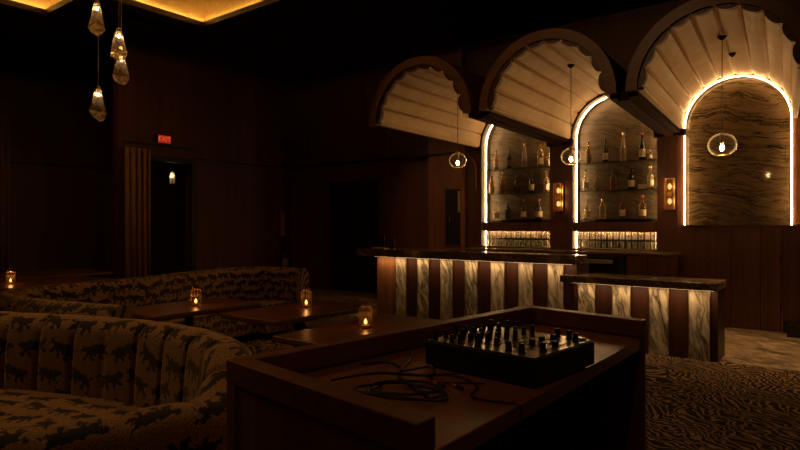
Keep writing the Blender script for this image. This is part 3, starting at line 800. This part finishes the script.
def seat_strip(path, seat_side, d0, d1, z0, z1):
    P = [Vector(p) for p in path]; mb = MB(); rows_ = []; S = 0
    for i,p in enumerate(P):
        if i: S += (P[i]-P[i-1]).length
        tg = (P[min(i+1,len(P)-1)]-P[max(i-1,0)]).normalized(); nrm = Vector((-tg.y,tg.x))*seat_side
        prof = [(d0,z0),(d0,z1-.01),((d0+d1)/2,z1+.012),(d1-.06,z1),(d1-.015,z1-.02),(d1,z1-.06),(d1,z0)]
        rr = []; L = 0
        for k,(nn,zz) in enumerate(prof):
            if k: L += math.hypot(nn-prof[k-1][0], zz-prof[k-1][1])
            c = p+nrm*nn; mb.uv[len(mb.v)] = (S+.07,L+.05); mb.v.append((c.x,c.y,zz)); rr.append(len(mb.v)-1)
        rows_.append(rr)
    n = len(rows_[0])
    for a,b_ in zip(rows_[:-1],rows_[1:]):
        for k in range(n): mb.f.append((a[k],b_[k],b_[(k+1)%n],a[(k+1)%n]))
    mb.f.append(tuple(rows_[0])); mb.f.append(tuple(reversed(rows_[-1]))); return mb

near = resample([(-5.9,1.12),(-5.1,1.30),(-4.5,1.50),(-3.9,1.74),(-3.3,1.90),(-2.8,1.90),(-2.42,1.78),(-2.21,1.53),(-2.25,1.25),(-2.33,.98),(-2.46,.72),(-2.56,.35)], .011)
totN = sum((Vector(b)-Vector(a)).length for a,b in zip(near[:-1],near[1:]))
def hn(S):
    f = (S-(totN-1.62))/.42; f = max(0,min(1,f)); f = f*f*(3-2*f)
    return .905-.165*f
t = thing('sofa', 'nearest curved channel-backed sofa in tan velvet with dark running-animal pattern', 'sofa', (-3.6,1.2,0), 0, 'patterned velvet sofas')
sweep(near, hn, .118, .27, .013, -1, .06).build('backrest', M['velvet'], t, smooth=50)
cn = [p for p in near if p[0] < -2.75 and p[1] > 1.2]
cn2 = [p for k,p in enumerate(cn) if k % 9 == 0]
seat_strip(cn2, -1, .12, .78, .12, .455).build('seat', M['velvet'], t, smooth=45)
MB().prism([(x,y) for x,y in [(-5.0,1.0),(-3.6,1.55),(-2.9,1.65),(-2.9,1.1),(-4.8,.6)]], .0, .11).build('plinth', M['dark'], t)

far = resample([(-4.20,2.16),(-4.8,2.02),(-5.4,1.93),(-5.85,1.98),(-6.13,2.25),(-6.22,2.8),(-6.33,3.5),(-6.60,4.3),(-6.70,4.95),(-6.50,5.36),(-6.20,5.50),(-5.88,5.52)], .022)
t = thing('banquette', 'long curved velvet banquette with dark blotchy pattern, behind the candle tables', 'banquette', (-6.2,3.6,0), 0, 'patterned velvet sofas')
sweep(far, lambda s: .90, .10, .0, .0, -1, .06).build('backrest', M['velvet_far'], t, smooth=50)
cf_ = [p for k,p in enumerate(far) if k % 5 == 0 and (p[1] > 2.9) and not (p[0] > -5.75)]
seat_strip(cf_, -1, .10, .62, .10, .46).build('seat', M['velvet_far'], t, smooth=45)
cf3 = [p for k,p in enumerate(far) if k % 5 == 0 and p[0] > -5.6 and p[1] < 2.3]
seat_strip(cf3, -1, .10, .50, .10, .46).build('seat', M['velvet_far'], t, smooth=45)

# ------------------------------------------------------------------ tables and candles
def table(x0,x1,y0,y1,label,h=.75, name='lounge_table', group='wooden lounge tables'):
    cx, cy = (x0+x1)/2, (y0+y1)/2
    t = thing(name, label, 'table', (cx,cy,0), 0, group)
    MB().box(x0,x1,y0,y1,h-.045,h).build('tabletop', M['table_wood'], t, bevel=.012, seg=3)
    MB().lathe([(.045,.02),(.04,.06),(.04,h-.07),(.11,h-.05),(.11,h-.046)], (cx,cy,0), 16).build('pedestal', M['black_metal'], t, smooth=40)
    MB().lathe([(.24,0),(.24,.012),(.06,.03),(.04,.035)], (cx,cy,0), 24).build('base', M['black_metal'], t, smooth=30)
    return t
table(-5.10,-4.42,2.52,3.62,'wooden table with a lit candle, nearest the long banquette')
table(-4.15,-3.47,2.97,4.08,'wooden table with a lit candle, the middle one of three by the sofas')
table(-3.05,-2.25,2.58,3.80,'wooden table with a lit candle, directly behind the booth')
table(-8.95,-7.75,2.45,4.0,'reddish wooden table with a candle at the far left, beyond the banquette')
table(-10.3,-9.2,2.9,4.6,'dark wooden table furthest left, behind the candle table beyond the banquette')
def candle(x,y,label,h=.155,r=.050,light=.22):
    t = thing('candle_holder', label, 'candle', (x,y,.751), 0, 'lit candles in glass on the tables')
    g = MB(); n = 24
    prof = [(r*.94,0),(r,.01),(r,h*.84),(r*.9,h*.92)]
    for rr,z in prof:
        for k in range(n):
            q = rr*(1 if k % 3 else .93); g.v.append((q*math.cos(2*PI*k/n),q*math.sin(2*PI*k/n),z))
    for a in range(len(prof)-1):
        for k in range(n): g.f.append((a*n+k,a*n+(k+1)%n,(a+1)*n+(k+1)%n,(a+1)*n+k))
    g.f.append(tuple(range(n-1,-1,-1)))
    g.build('glass_holder', M['candle_glass'], t, local=True)
    nk = MB()
    for rr,z in ((r*.9,h*.92),(r*.55,h*.98),(r*.55,h*1.25)):
        for k in range(16): nk.v.append((rr*math.cos(2*PI*k/16),rr*math.sin(2*PI*k/16),z))
    for a in range(2):
        for k in range(16): nk.f.append((a*16+k,a*16+(k+1)%16,(a+1)*16+(k+1)%16,(a+1)*16+k))
    nk.build('glass_neck', M['candle_glass'], t, smooth=60, local=True)
    MB().lathe([(r*.62,.006),(r*.62,.022),(r*.2,.024)], (0,0,0), 16).build('wax', M['wax'], t, smooth=40, local=True)
    MB().lathe([(.005,0),(.012,.010),(.010,.022),(.001,.040)], (0,0,.028), 10).build('flame', M['flame'], t, smooth=60, local=True)
    l = bpy.data.lights.new('candle_light','POINT'); l.energy = light; l.color = (1,.45,.13); l.shadow_soft_size = .02
    lo = bpy.data.objects.new('candle_light', l); COL.objects.link(lo); lo.location = (x,y,.751+.085)
candle(-4.70,3.10,'lit candle in ribbed glass on the table nearest the long banquette')
candle(-3.84,3.64,'lit candle in ribbed glass on the middle table')
candle(-2.74,3.17,'lit candle in ribbed glass with dark neck on the table behind the booth')
candle(-8.27,2.86,'dim candle in glass on the reddish table at the far left', light=.4)

# ------------------------------------------------------------------ crystal pendants
def crystal(x,y,zt,zb,label,seed):
    rnd = random.Random(seed); L = zt-zb
    t = thing('crystal_pendant', label, 'pendant lamp', (x,y,zb), 0, 'faceted crystal pendants')
    n = 6; rings = [(.022,L),(.036,L*.90),(.054,L*.62),(.082,L*.25),(.052,L*.10)]
    g = MB()
    for q,(r,z) in enumerate(rings):
        for k in range(n):
            a = 2*PI*(k+.5*(q%2))/n; rr = r*(1+rnd.uniform(-.10,.10)) if q else r
            g.v.append((rr*math.cos(a),rr*math.sin(a),z+rnd.uniform(-.02,.02)*(q>1)))
    tip = len(g.v); g.v.append((rnd.uniform(-.02,.02),rnd.uniform(-.02,.02),0))
    for q in range(len(rings)-1):
        for k in range(n):
            a0,a1 = q*n+k, q*n+(k+1)%n; b0,b1 = a0+n, a1+n
            if q % 2: g.f += [(a0,b0,a1),(a1,b0,b1)]
            else: g.f += [(a0,b0,b1),(a0,b1,a1)]
    m = (len(rings)-1)*n
    for k in range(n): g.f.append((m+k,tip,m+(k+1)%n))
    g.f.append(tuple(range(n)))
    g.build('crystal_shade', M['crystal_cut'], t, local=True)
    MB().sphere((0,0,L*.82), .013, 10, 6).build('bulb', M['bulb'], t, smooth=80, local=True)
    MB().lathe([(.024,L-.005),(.02,L+.02),(.006,L+.03)], (0,0,0), 12).build('cap', M['brass'], t, local=True)
    MB().tube([(0,0,L+.02),(0,0,ZC+.945-zb)], .0038, 6).build('cord', M['brass'], t, local=True)
crystal(-5.59,2.644,3.55,3.24,'faceted crystal pendant at top left, directly above another crystal',1)
crystal(-5.783,2.747,2.794,2.48,'lowest faceted crystal pendant, on the longest cord at the left',2)
crystal(-5.428,2.768,3.288,3.0,'faceted crystal pendant, the upper one of the touching pair',3)
crystal(-5.626,2.893,3.128,2.837,'faceted crystal pendant, the lower one of the touching pair',4)

# ------------------------------------------------------------------ left wall things
def curtain(x, y0, y1, z1, label, amp=.05, per=.13):
    mb = MB(); N = 90; rc = random.Random(3)
    ph = [rc.uniform(.6,1.5) for _ in range(N+1)]; acc = 0
    for k in range(N+1):
        y = y0+(y1-y0)*k/N; acc += 2*PI*(y1-y0)/N/per*ph[(k//9)*9]; xx = x+amp*(.5+.5*ph[(k//14)*14+2 if (k//14)*14+2 <= N else N])*.8*math.sin(acc)+.02*math.sin(7*y)
        mb.v += [(xx,y,.02),(xx,y,z1)]
    for k in range(N): mb.f.append((2*k,2*k+2,2*k+3,2*k+1))
    o = mb.build('curtain', M['curtain'], smooth=80)
    s = o.modifiers.new('thick','SOLIDIFY'); s.thickness = .006
    return tag(o, label, 'curtain')
curtain(-10.66,5.54,6.04,2.92,'tall brown pleated curtain beside the dark exit doorway')
curtain(-14.45,4.2,5.0,4.2,'brown curtain hanging at the extreme left, behind the far tables')
ex = thing('exit_sign', 'small red glowing exit sign above the dark doorway', 'exit sign', (-10.72,6.36,3.07))
MB().box(-.03,.03,-.145,.145,0,.175).build('housing', M['black_plastic'], ex, local=True)
MB().box(.031,.033,-.132,.132,.012,.163).build('sign_face', emit('exit_face',(.9,.05,.02),.3), ex, local=True)
def text_mesh(name, s, size, mat, parent, rot, loc):
    cu = bpy.data.curves.new(name,'FONT'); cu.body = s; cu.size = size; cu.align_x = 'CENTER'; cu.align_y = 'CENTER'; cu.extrude = .001
    o = bpy.data.objects.new(name+'_tmp', cu); COL.objects.link(o)
    dg = bpy.context.evaluated_depsgraph_get(); me = bpy.data.meshes.new_from_object(o.evaluated_get(dg))
    bpy.data.objects.remove(o, do_unlink=True); bpy.data.curves.remove(cu)
    me.materials.clear(); me.materials.append(mat)
    k = bpy.data.objects.new(name, me); COL.objects.link(k); k.parent = parent; k.rotation_euler = rot; k.location = loc
    return k
text_mesh('lettering','EXIT',.13,emit('exit_letters',(1,.07,.03),.9),ex,(PI/2,0,PI/2),(.035,0,.088))
MB().box(-.075,-.031,-.03,.03,.06,.12).build('bracket', M['black_metal'], ex, local=True)
# lamp in the next room, seen through the doorway
t = thing('lantern', 'small lit lantern hanging inside the dark doorway under the exit sign', 'lantern', (-12.0,7.32,2.40))
MB().lathe([(.045,0),(.055,.03),(.05,.22),(.02,.27)], (0,0,0), 6).build('lamp_glass', M['crystal'], t, local=True)
MB().sphere((0,0,.17), .022, 10, 6).build('bulb', M['bulb'], t, smooth=80, local=True)
MB().tube([(0,0,.27),(0,0,ZC-2.42)], .004, 6).build('cord', M['black_rubber'], t, local=True)
# extinguisher and sign near the corner, on the left wall
sg = thing('extinguisher_sign', 'narrow upright orange-brown sign on the wall above the fire extinguisher', 'sign', (-10.79,9.46,1.22))
MB().prism([(0,-.07),(.07,0),(0,.07)], 0, .58).build('sign_body', plain('sign_orange',(.30,.07,.02),.5), sg, local=True)
for s_, ang in ((-1,PI/4),(1,3*PI/4)):
    text_mesh('lettering','FIRE EXTINGUISHER',.055,M['label_cream'],sg,(Matrix.Rotation(ang,3,'Z') @ Matrix.Rotation(PI/2,3,'X') @ Matrix.Rotation(-PI/2,3,'Z')).to_euler(),(.0365,s_*.0365,.29))
t = thing('fire_extinguisher', 'dark fire extinguisher with pale label hanging in the wall corner', 'fire extinguisher', (-10.70,9.46,.42))
MB().lathe([(.07,0),(.078,.02),(.078,.36),(.05,.42),(.02,.44)], (0,0,0), 16).build('cylinder_body', plain('extinguisher_paint',(.07,.012,.008),.35), t, smooth=40, local=True)
MB().lathe([(.079,.10),(.079,.27)], (0,0,0), 16).build('label', M['label_cream'], t, smooth=40, local=True)
MB().box(-.10,-.075,-.06,.06,.10,.34).build('wall_bracket', M['black_metal'], t, local=True)
MB().box(-.02,.02,-.06,.03,.44,.49).build('handle', M['black_metal'], t, local=True)
MB().tube(spline([(.0,.03,.46),(.04,.09,.40),(.05,.10,.2),(.05,.09,.08)],6), .009, 6).build('hose', M['black_rubber'], t, smooth=60, local=True)
# wall and ceiling fittings
t = thing('wall_speaker', 'small black wall speaker high in the far corner', 'speaker', (-10.55,9.5,3.30))
MB().box(-.09,.09,-.08,.08,0,.22).build('cabinet', M['black_plastic'], t, bevel=.01, local=True)
MB().box(-.075,.075,-.083,-.0805,.02,.20).build('grille', M['black_rubber'], t, local=True)
MB().box(-.03,.03,.08,.17,.08,.14).build('bracket', M['black_metal'], t, local=True)
t = thing('ceiling_vent', 'dark square vent fixed to the ceiling beside the coffer edge', 'vent', (-9.62,5.22,ZC-.10))
MB().box(-.30,.30,-.22,.22,.02,.10).build('frame', M['black_metal'], t, bevel=.01, local=True)
for k in range(6): MB().box(-.27,.27,-.18+k*.065,-.145+k*.065,.0,.019).build('slat', M['lip'], t, local=True)
t = thing('ceiling_speaker', 'tiny round dark spotlight on the ceiling between coffer and left canopy', 'spotlight', (-8.1,8.8,ZC-.12))
MB().lathe([(.05,0),(.06,.03),(.06,.12)], (0,0,0), 14).build('housing', M['lip'], t, smooth=40, local=True)
MB().lathe([(.04,-.004),(.04,-.001)], (0,0,0), 14).build('lens', M['dark'], t, local=True)
tag(MB().lathe([(.03,0),(.045,.02)], (-8.72,YW-.06,2.59), 12).box(-8.74,-8.70,YW-.06,YW-.002,2.59,2.62).build('smoke_detector', M['steel'], smooth=40), 'tiny pale detector on the wall just above the black double doors', 'detector')

# ------------------------------------------------------------------ added fill spots, no fixtures seen
def spot(loc, aim, energy, size=70, blend=.9, col=(1,.55,.22), rad=.08):
    l = bpy.data.lights.new('fill_spot','SPOT'); l.energy = energy; l.spot_size = math.radians(size); l.spot_blend = blend; l.color = col; l.shadow_soft_size = rad
    o = bpy.data.objects.new('fill_spot', l); COL.objects.link(o); o.location = loc
    o.rotation_euler = (Vector(aim)-Vector(loc)).to_track_quat('-Z','Y').to_euler(); return o
spot((-5.2,.6,4.8), (-3.4,1.6,.6), 120, 60, col=(1,.62,.28))
spot((-3.0,3.4,4.8), (-3.6,1.9,.9), 60, 50, col=(1,.62,.28))
spot((-4.6,3.4,4.8), (-6.4,3.6,.8), 70, 80)
spot((-.2,.4,4.8), (-1.0,1.9,1.0), 30, 60)
spot((-9.2,3.6,4.8), (-12.0,5.6,1.2), 28, 95)
spot((-.8,4.2,4.8), (-.7,4.6,0), 34, 70)
spot((-.75,8.2,2.75), (-.6,8.0,0), 110, 84)
spot((-2.6,2.6,4.8), (-2.6,6.6,3.3), 75, 75)
spot((-7.6,5.4,4.8), (-6.3,9.5,1.6), 110, 34)

w = bpy.data.worlds.new('world'); SC.world = w; w.use_nodes = True
w.node_tree.nodes['Background'].inputs[0].default_value = (1,.45,.18,1); w.node_tree.nodes['Background'].inputs[1].default_value = .010

SC.view_settings.view_transform = 'Standard'; SC.view_settings.look = 'None'
SC.view_settings.gamma = 1; SC.view_settings.use_curve_mapping = False; SC.view_settings.exposure = 0.0
SC.cycles.use_denoising = True
SC.cycles.max_bounces = 10; SC.cycles.transparent_max_bounces = 24
SC.cycles.sample_clamp_indirect = 4.0
